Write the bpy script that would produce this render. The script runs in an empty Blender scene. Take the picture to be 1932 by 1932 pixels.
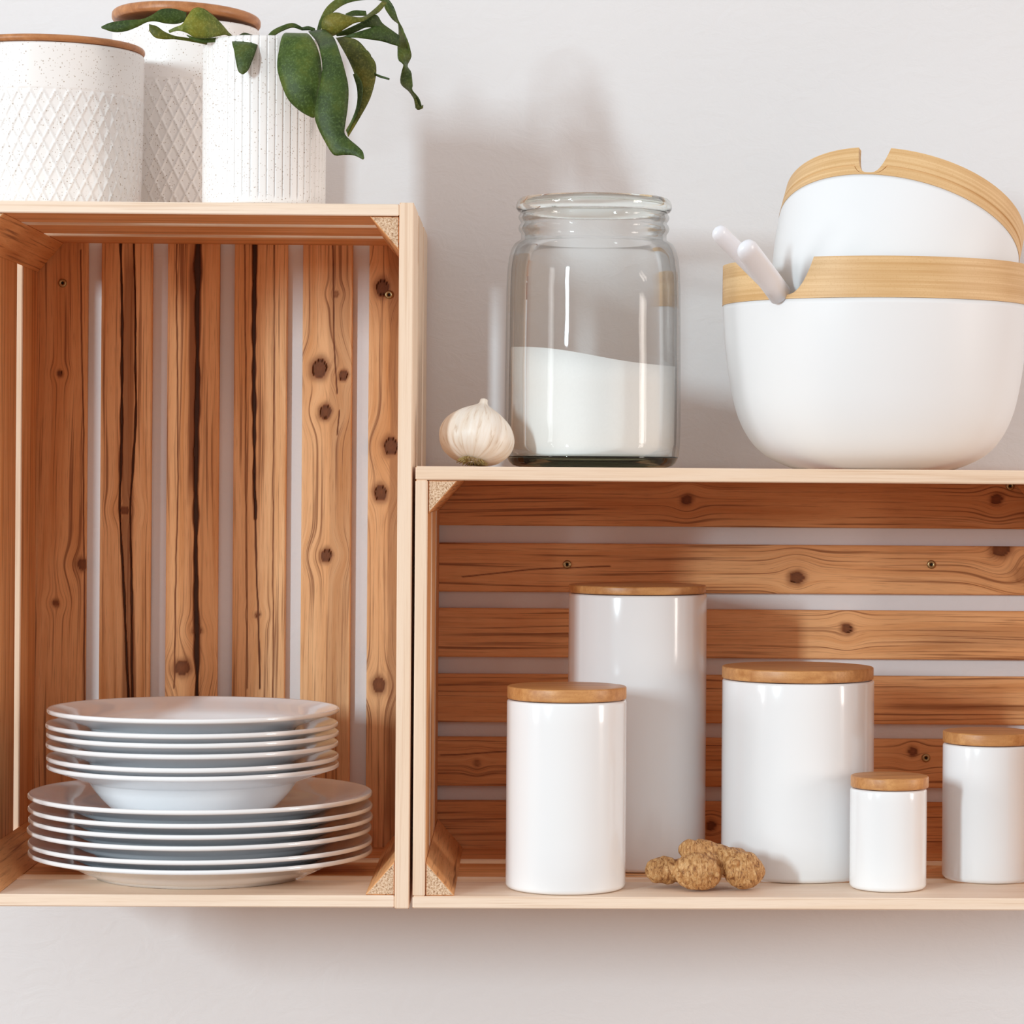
import bpy, bmesh, math, random
import numpy as np
from mathutils import Vector, Matrix

random.seed(7)
rng = np.random.default_rng(7)
scene = bpy.context.scene
COL = scene.collection
PI = math.pi

# ------------------------------------------------------------------ camera
W = 1932.0
F = 5450.0                    # focal length in pixels of the frame
ZF = 2.0185                   # camera to the crates' front plane
H = 1.45                      # eye height
YAW, ROLL = 0.023, 0.0070
CX, CY = 1000.0 + F * math.tan(YAW), 900.0
cam_data = bpy.data.cameras.new('camera')
cam_data.sensor_fit = 'HORIZONTAL'
cam_data.sensor_width = 36.0
cam_data.lens = 36.0 * F / W
cam_data.shift_x = (W / 2 - CX) / W
cam_data.shift_y = (CY - W / 2) / W
cam_data.clip_start = 0.05
cam = bpy.data.objects.new('camera', cam_data)
COL.objects.link(cam)
scene.camera = cam
fw = Vector((math.sin(YAW), math.cos(YAW), 0))
rt = Vector((math.cos(YAW), -math.sin(YAW), 0))
up = Vector((0, 0, 1))
r2 = rt * math.cos(ROLL) + up * math.sin(ROLL)
u2 = up * math.cos(ROLL) - rt * math.sin(ROLL)
cpos = Vector((0, -ZF, H))
Mx = Matrix(((r2.x, u2.x, -fw.x, cpos.x), (r2.y, u2.y, -fw.y, cpos.y), (r2.z, u2.z, -fw.z, cpos.z), (0, 0, 0, 1)))
cam.matrix_world = Mx

def ray(px, py):
    return r2 * ((px - CX) / F) + u2 * (-(py - CY) / F) + fw
def at(px, py, Y):
    d = ray(px, py); t = (Y - cpos.y) / d.y
    return cpos + d * t
def on_z(px, py, z):
    d = ray(px, py); t = (z - cpos.z) / d.z
    return cpos + d * t
def X_at(px, py, Y): return at(px, py, Y).x
def Z_at(px, py, Y): return at(px, py, Y).z
def mpp(Y): return (Y + ZF) / F              # metres per pixel at depth Y

# ------------------------------------------------------------------ object helpers
def link(name, me, mats, parent=None):
    o = bpy.data.objects.new(name, me)
    COL.objects.link(o)
    for m in (mats if isinstance(mats, (list, tuple)) else [mats]):
        me.materials.append(m)
    if parent is not None:
        o.parent = parent
    return o
def obj(name, bm, mats, parent=None, smooth=True):
    me = bpy.data.meshes.new(name)
    bmesh.ops.recalc_face_normals(bm, faces=bm.faces[:])
    bm.to_mesh(me); bm.free()
    if smooth:
        me.polygons.foreach_set('use_smooth', [True] * len(me.polygons))
    return link(name, me, mats, parent)
def tag(o, label=None, cat=None, group=None, kind=None):
    if label: o['label'] = label
    if cat: o['category'] = cat
    if group: o['group'] = group
    if kind: o['kind'] = kind
    return o
def thing(name, loc, label, cat, group=None):
    o = bpy.data.objects.new(name, None)
    o.empty_display_size = 0.02
    COL.objects.link(o)
    o.location = loc
    return tag(o, label, cat, group)
def set_smooth_by_angle(o, ang=40):
    me = o.data
    bm = bmesh.new(); bm.from_mesh(me)
    lim = math.radians(ang)
    for e in bm.edges:
        if len(e.link_faces) == 2 and e.calc_face_angle(0) > lim:
            e.smooth = False
    bm.to_mesh(me); bm.free()

def lathe_bm(profile, seg=96, disp=None, close=False):
    """profile: list of (r, z); disp(theta, z, r) -> r; r==0 rows become poles"""
    bm = bmesh.new()
    rows = []
    for (r, z) in profile:
        if r <= 1e-7:
            rows.append([bm.verts.new((0, 0, z))])
        else:
            row = []
            for k in range(seg):
                t = 2 * PI * k / seg
                rr = disp(t, z, r) if disp else r
                row.append(bm.verts.new((rr * math.cos(t), rr * math.sin(t), z)))
            rows.append(row)
    pairs = list(zip(rows[:-1], rows[1:]))
    if close: pairs.append((rows[-1], rows[0]))
    for a, b in pairs:
        for k in range(seg):
            k2 = (k + 1) % seg
            if len(a) == 1 and len(b) == 1: continue
            if len(a) == 1: bm.faces.new((a[0], b[k2], b[k]))
            elif len(b) == 1: bm.faces.new((a[k], a[k2], b[0]))
            else: bm.faces.new((a[k], a[k2], b[k2], b[k]))
    return bm
def catmull(pts, n):
    """resample a list of vectors (any dim) to n points"""
    P = np.array(pts, float)
    if len(P) == 2:
        t = np.linspace(0, 1, n)[:, None]
        return P[0] * (1 - t) + P[1] * t
    d = np.r_[0, np.cumsum(np.linalg.norm(np.diff(P[:, :2], axis=0), axis=1) + 1e-6)]
    s = np.linspace(0, d[-1], n)
    ext = np.vstack([2 * P[0] - P[1], P, 2 * P[-1] - P[-2]])
    out = []
    for x in s:
        i = min(max(np.searchsorted(d, x) - 1, 0), len(P) - 2)
        t = (x - d[i]) / (d[i + 1] - d[i])
        p0, p1, p2, p3 = ext[i], ext[i + 1], ext[i + 2], ext[i + 3]
        out.append(0.5 * ((2 * p1) + (-p0 + p2) * t + (2 * p0 - 5 * p1 + 4 * p2 - p3) * t * t + (-p0 + 3 * p1 - 3 * p2 + p3) * t ** 3))
    return np.array(out)

# ------------------------------------------------------------------ materials
def new_mat(name):
    m = bpy.data.materials.new(name)
    m.use_nodes = True
    nt = m.node_tree
    b = nt.nodes['Principled BSDF']
    return m, nt, b
def N(nt, t, **kw):
    n = nt.nodes.new(t)
    for k, v in kw.items(): setattr(n, k, v)
    return n
def L(nt, a, b): nt.links.new(a, b)
def math_n(nt, op, a, b=None, clamp=False):
    n = N(nt, 'ShaderNodeMath', operation=op); n.use_clamp = clamp
    for i, v in enumerate((a, b)):
        if v is None: continue
        if isinstance(v, (int, float)): n.inputs[i].default_value = v
        else: L(nt, v, n.inputs[i])
    return n.outputs[0]
def mixc(nt, fac, a, b, blend='MIX'):
    n = N(nt, 'ShaderNodeMix', data_type='RGBA', blend_type=blend)
    if isinstance(fac, (int, float)): n.inputs[0].default_value = fac
    else: L(nt, fac, n.inputs[0])
    for i, v in ((6, a), (7, b)):
        if isinstance(v, tuple): n.inputs[i].default_value = (*v, 1) if len(v) == 3 else v
        else: L(nt, v, n.inputs[i])
    return n.outputs[2]
def ramp(nt, fac, stops, interp='LINEAR'):
    n = N(nt, 'ShaderNodeValToRGB')
    cr = n.color_ramp; cr.interpolation = interp
    while len(cr.elements) < len(stops): cr.elements.new(0.5)
    for e, (p, c) in zip(cr.elements, stops):
        e.position = p
        e.color = (c, c, c, 1) if isinstance(c, (int, float)) else (*c, 1)
    L(nt, fac, n.inputs[0])
    return n.outputs[0]
def noise(nt, vec, scale, detail=3, rough=0.5, dist=0.0):
    n = N(nt, 'ShaderNodeTexNoise')
    n.inputs['Scale'].default_value = scale
    n.inputs['Detail'].default_value = detail
    n.inputs['Roughness'].default_value = rough
    n.inputs['Distortion'].default_value = dist
    if vec is not None: L(nt, vec, n.inputs['Vector'])
    return n.outputs[0]
def bump(nt, b, h, strength, dist):
    n = N(nt, 'ShaderNodeBump')
    n.inputs['Strength'].default_value = strength
    n.inputs['Distance'].default_value = dist
    L(nt, h, n.inputs['Height'])
    L(nt, n.outputs[0], b.inputs['Normal'])

def wood_mat(name, light, mid, deep, rough=0.55, contrast=1.0):
    """grain in the coordinates of the 'wood' attribute: x across the grain, y along it, z knots and cracks"""
    m, nt, b = new_mat(name)
    a = N(nt, 'ShaderNodeAttribute', attribute_name='wood')
    sep = N(nt, 'ShaderNodeSeparateXYZ'); L(nt, a.outputs['Vector'], sep.inputs[0])
    def stretched(su, sv):
        c = N(nt, 'ShaderNodeCombineXYZ')
        L(nt, math_n(nt, 'MULTIPLY', sep.outputs[0], su), c.inputs[0])
        L(nt, math_n(nt, 'MULTIPLY', sep.outputs[1], sv), c.inputs[1])
        return c.outputs[0]
    broad = noise(nt, stretched(70, 3.0), 1.0, 3, 0.55, 0.6)
    rings = noise(nt, stretched(420, 5.0), 1.0, 3, 0.6)
    fine = noise(nt, stretched(1900, 45.0), 1.0, 2, 0.6)
    oi = N(nt, 'ShaderNodeObjectInfo')
    osep = N(nt, 'ShaderNodeSeparateColor'); L(nt, oi.outputs['Color'], osep.inputs[0])
    c = ramp(nt, broad, [(0.30, mid), (0.55, light), (0.75, mid)])
    line = ramp(nt, rings, [(0.36, 1.0), (0.41, 0.45), (0.47, 0.0), (0.62, 0.0)])
    c = mixc(nt, math_n(nt, 'MULTIPLY', line, 0.72 * contrast), c, deep)
    f2 = ramp(nt, fine, [(0.25, 1.0), (0.45, 0.0)])
    c = mixc(nt, math_n(nt, 'MULTIPLY', f2, 0.40 * contrast), c, deep)
    # tone of the single board: green channel of the object colour
    c = mixc(nt, 1.0, c, ramp(nt, osep.outputs[1], [(0.0, (0.72, 0.53, 0.38)), (0.5, (0.95, 0.83, 0.72)), (1.0, (1.10, 1.12, 1.14))]), 'MULTIPLY')
    dk = sep.outputs[2]
    c = mixc(nt, math_n(nt, 'MULTIPLY', math_n(nt, 'MINIMUM', dk, 0.5), 1.9, True), c, deep)
    c = mixc(nt, math_n(nt, 'MULTIPLY', math_n(nt, 'SUBTRACT', dk, 0.5), 1.7, True), c, (0.030, 0.010, 0.004))
    L(nt, c, b.inputs['Base Color'])
    b.inputs['Roughness'].default_value = rough
    b.inputs['Specular IOR Level'].default_value = 0.3
    hgt = math_n(nt, 'SUBTRACT', math_n(nt, 'ADD', math_n(nt, 'MULTIPLY', rings, 0.5), math_n(nt, 'MULTIPLY', fine, 0.35)), math_n(nt, 'MULTIPLY', dk, 0.8))
    bump(nt, b, hgt, 0.35, 0.0006)
    return m
M = {}
M['pine'] = wood_mat('stained_pine', (0.88, 0.54, 0.28), (0.70, 0.345, 0.135), (0.20, 0.055, 0.014))
M['pale'] = wood_mat('sawn_and_lit_pine', (0.90, 0.815, 0.725), (0.86, 0.745, 0.625), (0.60, 0.41, 0.27), 0.6, 0.5)  # sawn edges and outer faces; also paints grazing light on front floor boards

def end_grain():
    m, nt, b = new_mat('end_grain')
    t = N(nt, 'ShaderNodeTexCoord')
    n1 = noise(nt, t.outputs['Object'], 900, 3, 0.6)
    n2 = noise(nt, t.outputs['Object'], 250, 2, 0.5)
    c = ramp(nt, n1, [(0.33, (0.22, 0.10, 0.045)), (0.45, (0.60, 0.40, 0.25)), (0.62, (0.82, 0.64, 0.47))])
    c = mixc(nt, math_n(nt, 'MULTIPLY', n2, 0.25), c, (0.6, 0.35, 0.18))
    L(nt, c, b.inputs['Base Color']); b.inputs['Roughness'].default_value = 0.8
    bump(nt, b, n1, 0.4, 0.0006)
    return m
M['end'] = end_grain()

def wall_mat():
    m, nt, b = new_mat('painted_plaster')
    t = N(nt, 'ShaderNodeTexCoord')
    mp = N(nt, 'ShaderNodeMapping'); mp.inputs['Rotation'].default_value = (0, 0.9, 0); mp.inputs['Scale'].default_value = (1, 1, 1.7)
    L(nt, t.outputs['Object'], mp.inputs[0])
    big = noise(nt, t.outputs['Object'], 6, 3, 0.5)
    mid = noise(nt, mp.outputs[0], 38, 4, 0.55, 1.2)
    fin = noise(nt, t.outputs['Object'], 260, 3, 0.55)
    c = mixc(nt, big, (0.735, 0.725, 0.735), (0.76, 0.75, 0.76))
    L(nt, c, b.inputs['Base Color'])
    b.inputs['Roughness'].default_value = 0.75
    b.inputs['Specular IOR Level'].default_value = 0.25
    h = math_n(nt, 'ADD', math_n(nt, 'MULTIPLY', mid, 1.0), math_n(nt, 'MULTIPLY', fin, 0.16))
    bump(nt, b, h, 0.13, 0.005)
    return m
M['wall'] = wall_mat()

def plain(name, col, rough, spec=0.5, coat=0.0, nscale=None, namp=0.0):
    m, nt, b = new_mat(name)
    if nscale:
        t = N(nt, 'ShaderNodeTexCoord')
        n = noise(nt, t.outputs['Object'], nscale, 3, 0.5)
        c = mixc(nt, n, tuple(x * (1 - namp) for x in col), tuple(min(1, x * (1 + namp)) for x in col))
        L(nt, c, b.inputs['Base Color'])
    else:
        b.inputs['Base Color'].default_value = (*col, 1)
    b.inputs['Roughness'].default_value = rough
    b.inputs['Specular IOR Level'].default_value = spec
    b.inputs['Coat Weight'].default_value = coat
    b.inputs['Coat Roughness'].default_value = 0.05
    return m
M['glaze'] = plain('white_glaze', (0.85, 0.865, 0.88), 0.16, 0.5, 0.25, 25, 0.012)
M['porcelain'] = plain('white_porcelain', (0.85, 0.865, 0.885), 0.12, 0.5, 0.3, 25, 0.012)
M['melamine'] = plain('white_matt_bamboo_fibre', (0.82, 0.83, 0.845), 0.45, 0.4, 0.0, 20, 0.012)
M['plastic'] = plain('white_plastic', (0.82, 0.83, 0.88), 0.3, 0.5, 0.0, 40, 0.01)
M['sugar'] = plain('white_sugar', (0.86, 0.85, 0.84), 0.9, 0.2, 0.0, 900, 0.05)
M['soil'] = plain('potting_soil', (0.05, 0.03, 0.02), 0.95, 0.2, 0.0, 300, 0.5)
M['root'] = plain('garlic_root', (0.42, 0.30, 0.12), 0.9, 0.2, 0.0, 400, 0.5)

def speckled():
    m, nt, b = new_mat('speckled_stoneware')
    t = N(nt, 'ShaderNodeTexCoord')
    def dots(scale, thr, keep):
        v = N(nt, 'ShaderNodeTexVoronoi'); v.inputs['Scale'].default_value = scale
        L(nt, t.outputs['Object'], v.inputs['Vector'])
        s = N(nt, 'ShaderNodeSeparateColor'); L(nt, v.outputs['Color'], s.inputs[0])
        near = math_n(nt, 'LESS_THAN', v.outputs['Distance'], thr)
        return math_n(nt, 'MULTIPLY', near, math_n(nt, 'GREATER_THAN', s.outputs[0], keep))
    d = math_n(nt, 'MAXIMUM', dots(640, 0.27, 0.66), math_n(nt, 'MULTIPLY', dots(420, 0.22, 0.84), 1.4))
    c = mixc(nt, math_n(nt, 'MULTIPLY', d, 0.5, True), (0.88, 0.86, 0.845), (0.34, 0.24, 0.16))
    L(nt, c, b.inputs['Base Color'])
    b.inputs['Roughness'].default_value = 0.38
    b.inputs['Specular IOR Level'].default_value = 0.4
    return m
M['speckle'] = speckled()

def bamboo(name, light, dark, su, sz, rough=0.4, bumps=0.15):
    m, nt, b = new_mat(name)
    t = N(nt, 'ShaderNodeTexCoord')
    mp = N(nt, 'ShaderNodeMapping'); mp.inputs['Scale'].default_value = (su[0], su[1], sz)
    L(nt, t.outputs['Object'], mp.inputs[0])
    n1 = noise(nt, mp.outputs[0], 1.0, 4, 0.6)
    n2 = noise(nt, t.outputs['Object'], 18, 2, 0.5)
    n3 = noise(nt, t.outputs['Object'], 900, 2, 0.5)
    f = math_n(nt, 'ADD', math_n(nt, 'MULTIPLY', n1, 0.75), math_n(nt, 'MULTIPLY', n2, 0.25))
    c = ramp(nt, f, [(0.32, dark), (0.5, tuple((a + bb) / 2 for a, bb in zip(light, dark))), (0.66, light)])
    c = mixc(nt, math_n(nt, 'MULTIPLY', ramp(nt, n3, [(0.3, 1.0), (0.45, 0.0)]), 0.35), c, dark)
    L(nt, c, b.inputs['Base Color'])
    b.inputs['Roughness'].default_value = rough
    b.inputs['Specular IOR Level'].default_value = 0.45
    bump(nt, b, n1, bumps, 0.0008)
    return m
M['lid'] = bamboo('bamboo_lid', (0.66, 0.34, 0.125), (0.42, 0.17, 0.05), (14, 260), 160)
M['lid_dark'] = bamboo('acacia_lid', (0.56, 0.25, 0.095), (0.34, 0.125, 0.04), (14, 260), 160)
M['band'] = bamboo('laminated_bamboo', (0.80, 0.55, 0.29), (0.58, 0.33, 0.125), (5, 5), 480, 0.5, 0.2)

def leaf_mat():
    m, nt, b = new_mat('plant_leaf')
    t = N(nt, 'ShaderNodeTexCoord')
    n1 = noise(nt, t.outputs['Object'], 60, 4, 0.6)
    n2 = noise(nt, t.outputs['Object'], 650, 3, 0.6)
    oi = N(nt, 'ShaderNodeObjectInfo')
    c = ramp(nt, n1, [(0.3, (0.019, 0.036, 0.007)), (0.5, (0.042, 0.068, 0.009)), (0.7, (0.088, 0.105, 0.015))])
    c = mixc(nt, math_n(nt, 'MULTIPLY', ramp(nt, n2, [(0.5, 0.0), (0.72, 1.0)]), 0.5), c, (0.14, 0.20, 0.07))
    c = mixc(nt, 1.0, c, oi.outputs['Color'], 'MULTIPLY')
    L(nt, c, b.inputs['Base Color'])
    b.inputs['Roughness'].default_value = 0.5
    b.inputs['Specular IOR Level'].default_value = 0.3
    bump(nt, b, n2, 0.3, 0.0008)
    return m
M['leaf'] = leaf_mat()

def garlic_mat():
    m, nt, b = new_mat('garlic_skin')
    a = N(nt, 'ShaderNodeAttribute', attribute_name='wood')
    sep = N(nt, 'ShaderNodeSeparateXYZ'); L(nt, a.outputs['Vector'], sep.inputs[0])
    cb = N(nt, 'ShaderNodeCombineXYZ')
    L(nt, math_n(nt, 'MULTIPLY', sep.outputs[0], 9.0), cb.inputs[0]); L(nt, math_n(nt, 'MULTIPLY', sep.outputs[1], 0.8), cb.inputs[1])
    n1 = noise(nt, cb.outputs[0], 1.0, 4, 0.6, 0.4)
    c = ramp(nt, n1, [(0.32, (0.66, 0.51, 0.39)), (0.42, (0.83, 0.73, 0.62)), (0.6, (0.88, 0.81, 0.73))])
    L(nt, c, b.inputs['Base Color']); b.inputs['Roughness'].default_value = 0.45
    bump(nt, b, n1, 0.25, 0.001)
    return m
M['garlic'] = garlic_mat()

def ginger_mat():
    m, nt, b = new_mat('ginger_skin')
    t = N(nt, 'ShaderNodeTexCoord')
    mp = N(nt, 'ShaderNodeMapping'); mp.inputs['Scale'].default_value = (2.6, 1, 1)
    L(nt, t.outputs['Object'], mp.inputs[0])
    n1 = noise(nt, mp.outputs[0], 190, 4, 0.65, 0.8)
    n2 = noise(nt, t.outputs['Object'], 700, 3, 0.6)
    c = ramp(nt, n1, [(0.35, (0.22, 0.080, 0.022)), (0.47, (0.50, 0.24, 0.075)), (0.66, (0.72, 0.44, 0.20))])
    c = mixc(nt, math_n(nt, 'MULTIPLY', ramp(nt, n2, [(0.3, 1.0), (0.42, 0.0)]), 0.5), c, (0.14, 0.055, 0.02))
    L(nt, c, b.inputs['Base Color']); b.inputs['Roughness'].default_value = 0.6
    bump(nt, b, math_n(nt, 'ADD', n1, math_n(nt, 'MULTIPLY', n2, 0.4)), 0.7, 0.0022)
    return m
M['ginger'] = ginger_mat()

def thin_glass(name, tint, edge):
    m = bpy.data.materials.new(name); m.use_nodes = True
    nt = m.node_tree; nt.nodes.clear()
    out = N(nt, 'ShaderNodeOutputMaterial')
    tr = N(nt, 'ShaderNodeBsdfTransparent'); gl = N(nt, 'ShaderNodeBsdfGlossy')
    gl.inputs['Roughness'].default_value = 0.015
    lw = N(nt, 'ShaderNodeLayerWeight'); lw.inputs['Blend'].default_value = 0.5
    c = mixc(nt, math_n(nt, 'POWER', lw.outputs['Facing'], 8.0), tint, edge)
    L(nt, c, tr.inputs['Color'])
    fr = N(nt, 'ShaderNodeFresnel'); fr.inputs['IOR'].default_value = 1.24
    t = N(nt, 'ShaderNodeTexCoord')
    n1 = noise(nt, t.outputs['Object'], 14, 2, 0.5)
    bp = N(nt, 'ShaderNodeBump'); bp.inputs['Strength'].default_value = 0.12; bp.inputs['Distance'].default_value = 0.006
    L(nt, n1, bp.inputs['Height']); L(nt, bp.outputs[0], gl.inputs['Normal'])
    mx = N(nt, 'ShaderNodeMixShader')
    L(nt, math_n(nt, 'MINIMUM', fr.outputs[0], 0.55), mx.inputs[0]); L(nt, tr.outputs[0], mx.inputs[1]); L(nt, gl.outputs[0], mx.inputs[2])
    L(nt, mx.outputs[0], out.inputs[0])
    return m
M['glass'] = thin_glass('clear_glass', (0.99, 0.995, 0.992), (0.84, 0.86, 0.84))
def thick_glass(name, col):
    m, nt, b = new_mat(name)
    t = N(nt, 'ShaderNodeTexCoord')
    n1 = noise(nt, t.outputs['Object'], 60, 2, 0.5)
    L(nt, mixc(nt, n1, col, tuple(min(1, c * 1.04) for c in col)), b.inputs['Base Color'])
    b.inputs['Transmission Weight'].default_value = 1.0
    b.inputs['Roughness'].default_value = 0.02
    b.inputs['IOR'].default_value = 1.48
    return m
M['glass_rim'] = thick_glass('greenish_glass', (0.92, 0.96, 0.93))
M['glass_base'] = thick_glass('dark_green_glass', (0.45, 0.52, 0.42))

def brass():
    m, nt, b = new_mat('brass_screw')
    t = N(nt, 'ShaderNodeTexCoord')
    n1 = noise(nt, t.outputs['Object'], 1500, 2, 0.5)
    L(nt, mixc(nt, n1, (0.30, 0.20, 0.09), (0.62, 0.47, 0.25)), b.inputs['Base Color'])
    b.inputs['Metallic'].default_value = 0.9; b.inputs['Roughness'].default_value = 0.35
    return m
M['brass'] = brass()
M['slot'] = plain('screw_recess', (0.02, 0.015, 0.01), 0.7, 0.2, 0.0, 900, 0.2)

# ------------------------------------------------------------------ crates
DEPTH = 0.2623            # front edge to the front of the back slats
SLAT_T = 0.0058
WALL_Y = DEPTH + SLAT_T + 0.0003
AX = {'x': 0, 'y': 1, 'z': 2}
def wood_attr(me, grain, seed):
    """write the grain coordinates of a plain board, face corner by face corner"""
    g = AX[grain]
    at_ = me.attributes.new('wood', 'FLOAT_VECTOR', 'CORNER')
    data = np.zeros((len(me.loops), 3), np.float32)
    co = np.array([v.co[:] for v in me.vertices])
    for p in me.polygons:
        n = np.abs(np.array(p.normal[:])); n[g] = -1
        drop = int(np.argmax(n))
        acr = [i for i in range(3) if i != g and i != drop][0]
        for li in p.loop_indices:
            c = co[me.loops[li].vertex_index]
            data[li] = (c[acr] + 0.35 * c[drop] + seed * 1.7, c[g] + seed * 3.1, 0)
    at_.data.foreach_set('vector', data.ravel())
def board(name, lo, hi, grain, parent, seed, tone, pale_dirs=(), bev=0.0008):
    bm = bmesh.new()
    bmesh.ops.create_cube(bm, size=1.0)
    lo, hi = Vector(lo), Vector(hi)
    for v in bm.verts:
        v.co = Vector([lo[i] + (v.co[i] + 0.5) * (hi[i] - lo[i]) for i in range(3)])
    bmesh.ops.bevel(bm, geom=bm.edges[:], offset=bev, segments=1, affect='EDGES', profile=0.5)
    bm.normal_update()
    for f in bm.faces:
        f.material_index = 0
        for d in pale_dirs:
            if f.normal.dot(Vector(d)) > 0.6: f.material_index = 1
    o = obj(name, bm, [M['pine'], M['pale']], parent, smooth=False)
    wood_attr(o.data, grain, seed)
    o.color = (seed, tone, 0, 1)
    return o
def prism(name, tri, y0, y1, parent, seed, tone):
    bm = bmesh.new()
    a = [bm.verts.new((x, y0, z)) for x, z in tri]
    b = [bm.verts.new((x, y1, z)) for x, z in tri]
    bm.faces.new(a); bm.faces.new(b[::-1])
    for i in range(3):
        j = (i + 1) % 3
        bm.faces.new((a[i], b[i], b[j], a[j]))
    bmesh.ops.recalc_face_normals(bm, faces=bm.faces[:])
    bmesh.ops.bevel(bm, geom=bm.edges[:], offset=0.0006, segments=1, affect='EDGES', profile=0.5)
    bm.normal_update()
    for f in bm.faces:
        f.material_index = 2 if abs(f.normal.y) > 0.9 else 0
    o = obj(name, bm, [M['pine'], M['pale'], M['end']], parent, smooth=False)
    wood_attr(o.data, 'y', seed)
    o.color = (seed, tone, 0, 1)
    return o
def smooth_noise(v, seed, octaves=((1, 1.0),)):
    r = np.random.default_rng(seed)
    out = np.zeros_like(v)
    for fq, amp in octaves:
        ph = r.uniform(0, 6.28, 4); fr = r.uniform(0.6, 1.6, 4) * fq
        for k in range(4): out += amp * np.sin(v * fr[k] + ph[k]) / 4
    return out
def slat(lo, hi, grain, parent, seed, tone, knots=(), cracks=(), bands=()):
    """back slat; its front face is a fine grid carrying knots, cracks and heartwood bands.
    lo/hi world box; knots (a, l, r, strength) in across / along metres, world coordinates"""
    g = AX[grain]; a = 0 if g == 2 else 2
    na = int((hi[a] - lo[a]) / 0.0006) + 1; nl = int((hi[g] - lo[g]) / 0.0018) + 1
    A = np.linspace(lo[a], hi[a], na); Lg = np.linspace(lo[g], hi[g], nl)
    AA, LL = np.meshgrid(A, Lg, indexing='ij')
    U = AA.copy(); D = np.zeros_like(AA)
    U += 0.0022 * smooth_noise(LL, seed + 11, ((9, 1.0), (28, 0.35)))
    for (ka, kl, r, s) in knots:
        da, dl = AA - ka, LL - kl
        w = np.exp(-(dl / (3.2 * r)) ** 2 - (da / (3.5 * r)) ** 2)
        U -= da * 0.85 * w
        ang = np.arctan2(da, dl)
        q = np.sqrt(da ** 2 + (dl * 0.92) ** 2) / (r * (1 + 0.07 * np.sin(2 * ang + seed) + 0.04 * np.sin(5 * ang + seed)))
        core = np.clip((1.05 - q) / 0.2, 0, 1)
        halo = 0.36 * np.exp(-((q - 1.0) / 0.5) ** 2) * (q > 0.9)
        inner = 0.64 + 0.20 * np.clip((q - 0.5) / 0.35, 0, 1) + 0.06 * np.cos(q * 14)
        D = np.maximum(D, s * core * inner)
        D = np.maximum(D, s * halo)
    for (pts, w0, w1, s) in cracks:              # pts: (across, along) from one end to the other
        P = np.array(sorted(pts, key=lambda p: p[1]))
        ca = np.interp(LL, P[:, 1], P[:, 0]) + 0.0005 * smooth_noise(LL, seed + 5, ((40, 1.0), (120, 0.5), (300, 0.25)))
        inside = (LL >= P[0, 1]) & (LL <= P[-1, 1])
        t = np.clip((LL - P[0, 1]) / (P[-1, 1] - P[0, 1] + 1e-9), 0, 1)
        w = (w0 + (w1 - w0) * t) * (1 + 0.45 * smooth_noise(LL, seed + 3, ((45, 1.0), (160, 0.8))))
        D = np.maximum(D, s * np.clip(1.6 - np.abs(AA - ca) / np.maximum(w, 5e-4), 0, 1) * inside)
    for (a0, a1, l0, l1, s) in bands:            # heartwood
        e = 0.0016 * smooth_noise(LL, seed + 8, ((20, 1.0), (70, 0.5)))
        m = np.clip((AA - a0 - e) / 0.0015, 0, 1) * np.clip((a1 + e - AA) / 0.0015, 0, 1)
        m *= np.clip((LL - l0) / 0.03, 0, 1) * np.clip((l1 - LL) / 0.03, 0, 1)
        D = np.maximum(D, s * m)
    yf, yb = lo[1], hi[1]
    n = na * nl
    co = np.zeros((n * 2, 3))
    edge = np.minimum(AA - lo[a], hi[a] - AA)
    yy = yf + 0.0008 * np.clip(1 - edge / 0.0012, 0, 1) ** 2 + D * (D > 0.85) * 0.0012
    for base, y in ((0, yy), (n, np.full_like(AA, yb))):
        co[base:base + n, a] = AA.ravel(); co[base:base + n, g] = LL.ravel(); co[base:base + n, 1] = y.ravel()
    idx = np.arange(n).reshape(na, nl)
    q = np.stack([idx[:-1, :-1], idx[1:, :-1], idx[1:, 1:], idx[:-1, 1:]], -1).reshape(-1, 4)
    if a == 2: q = q[:, ::-1]
    faces = [q.tolist()]
    ring = np.r_[idx[:, 0], idx[-1, 1:], idx[-2::-1, -1], idx[0, -2:0:-1]]
    side = [[int(ring[k]), int(ring[k] + n), int(ring[(k + 1) % len(ring)] + n), int(ring[(k + 1) % len(ring)])] for k in range(len(ring))]
    back = [[int(x) + n for x in (idx[0, 0], idx[0, -1], idx[-1, -1], idx[-1, 0])]]
    # keep the back a single face: only its ring vertices are used
    me = bpy.data.meshes.new('back_slat')
    allf = faces[0] + side + [[int(r + n) for r in ring[::-1]]]
    used = np.zeros(2 * n, bool); used[:n] = True; used[ring + n] = True
    remap = np.cumsum(used) - 1
    me.from_pydata(co[used].tolist(), [], [[int(remap[i]) for i in f] for f in allf])
    me.validate()
    W3 = np.zeros((2 * n, 3), np.float32)
    for base in (0, n):
        W3[base:base + n, 0] = (U + seed * 1.7 + (0.002 if base else 0)).ravel(); W3[base:base + n, 1] = (LL + seed * 3.1).ravel()
    W3[:n, 2] = D.ravel()
    at_ = me.attributes.new('wood', 'FLOAT_VECTOR', 'POINT')
    at_.data.foreach_set('vector', W3[used].ravel().astype(np.float32))
    bm = bmesh.new(); bm.from_mesh(me); bmesh.ops.recalc_face_normals(bm, faces=bm.faces[:]); bm.to_mesh(me); bm.free()
    o = link('back_slat', me, [M['pine']], parent)
    o.color = (seed, tone, 0, 1)
    return o
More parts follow.
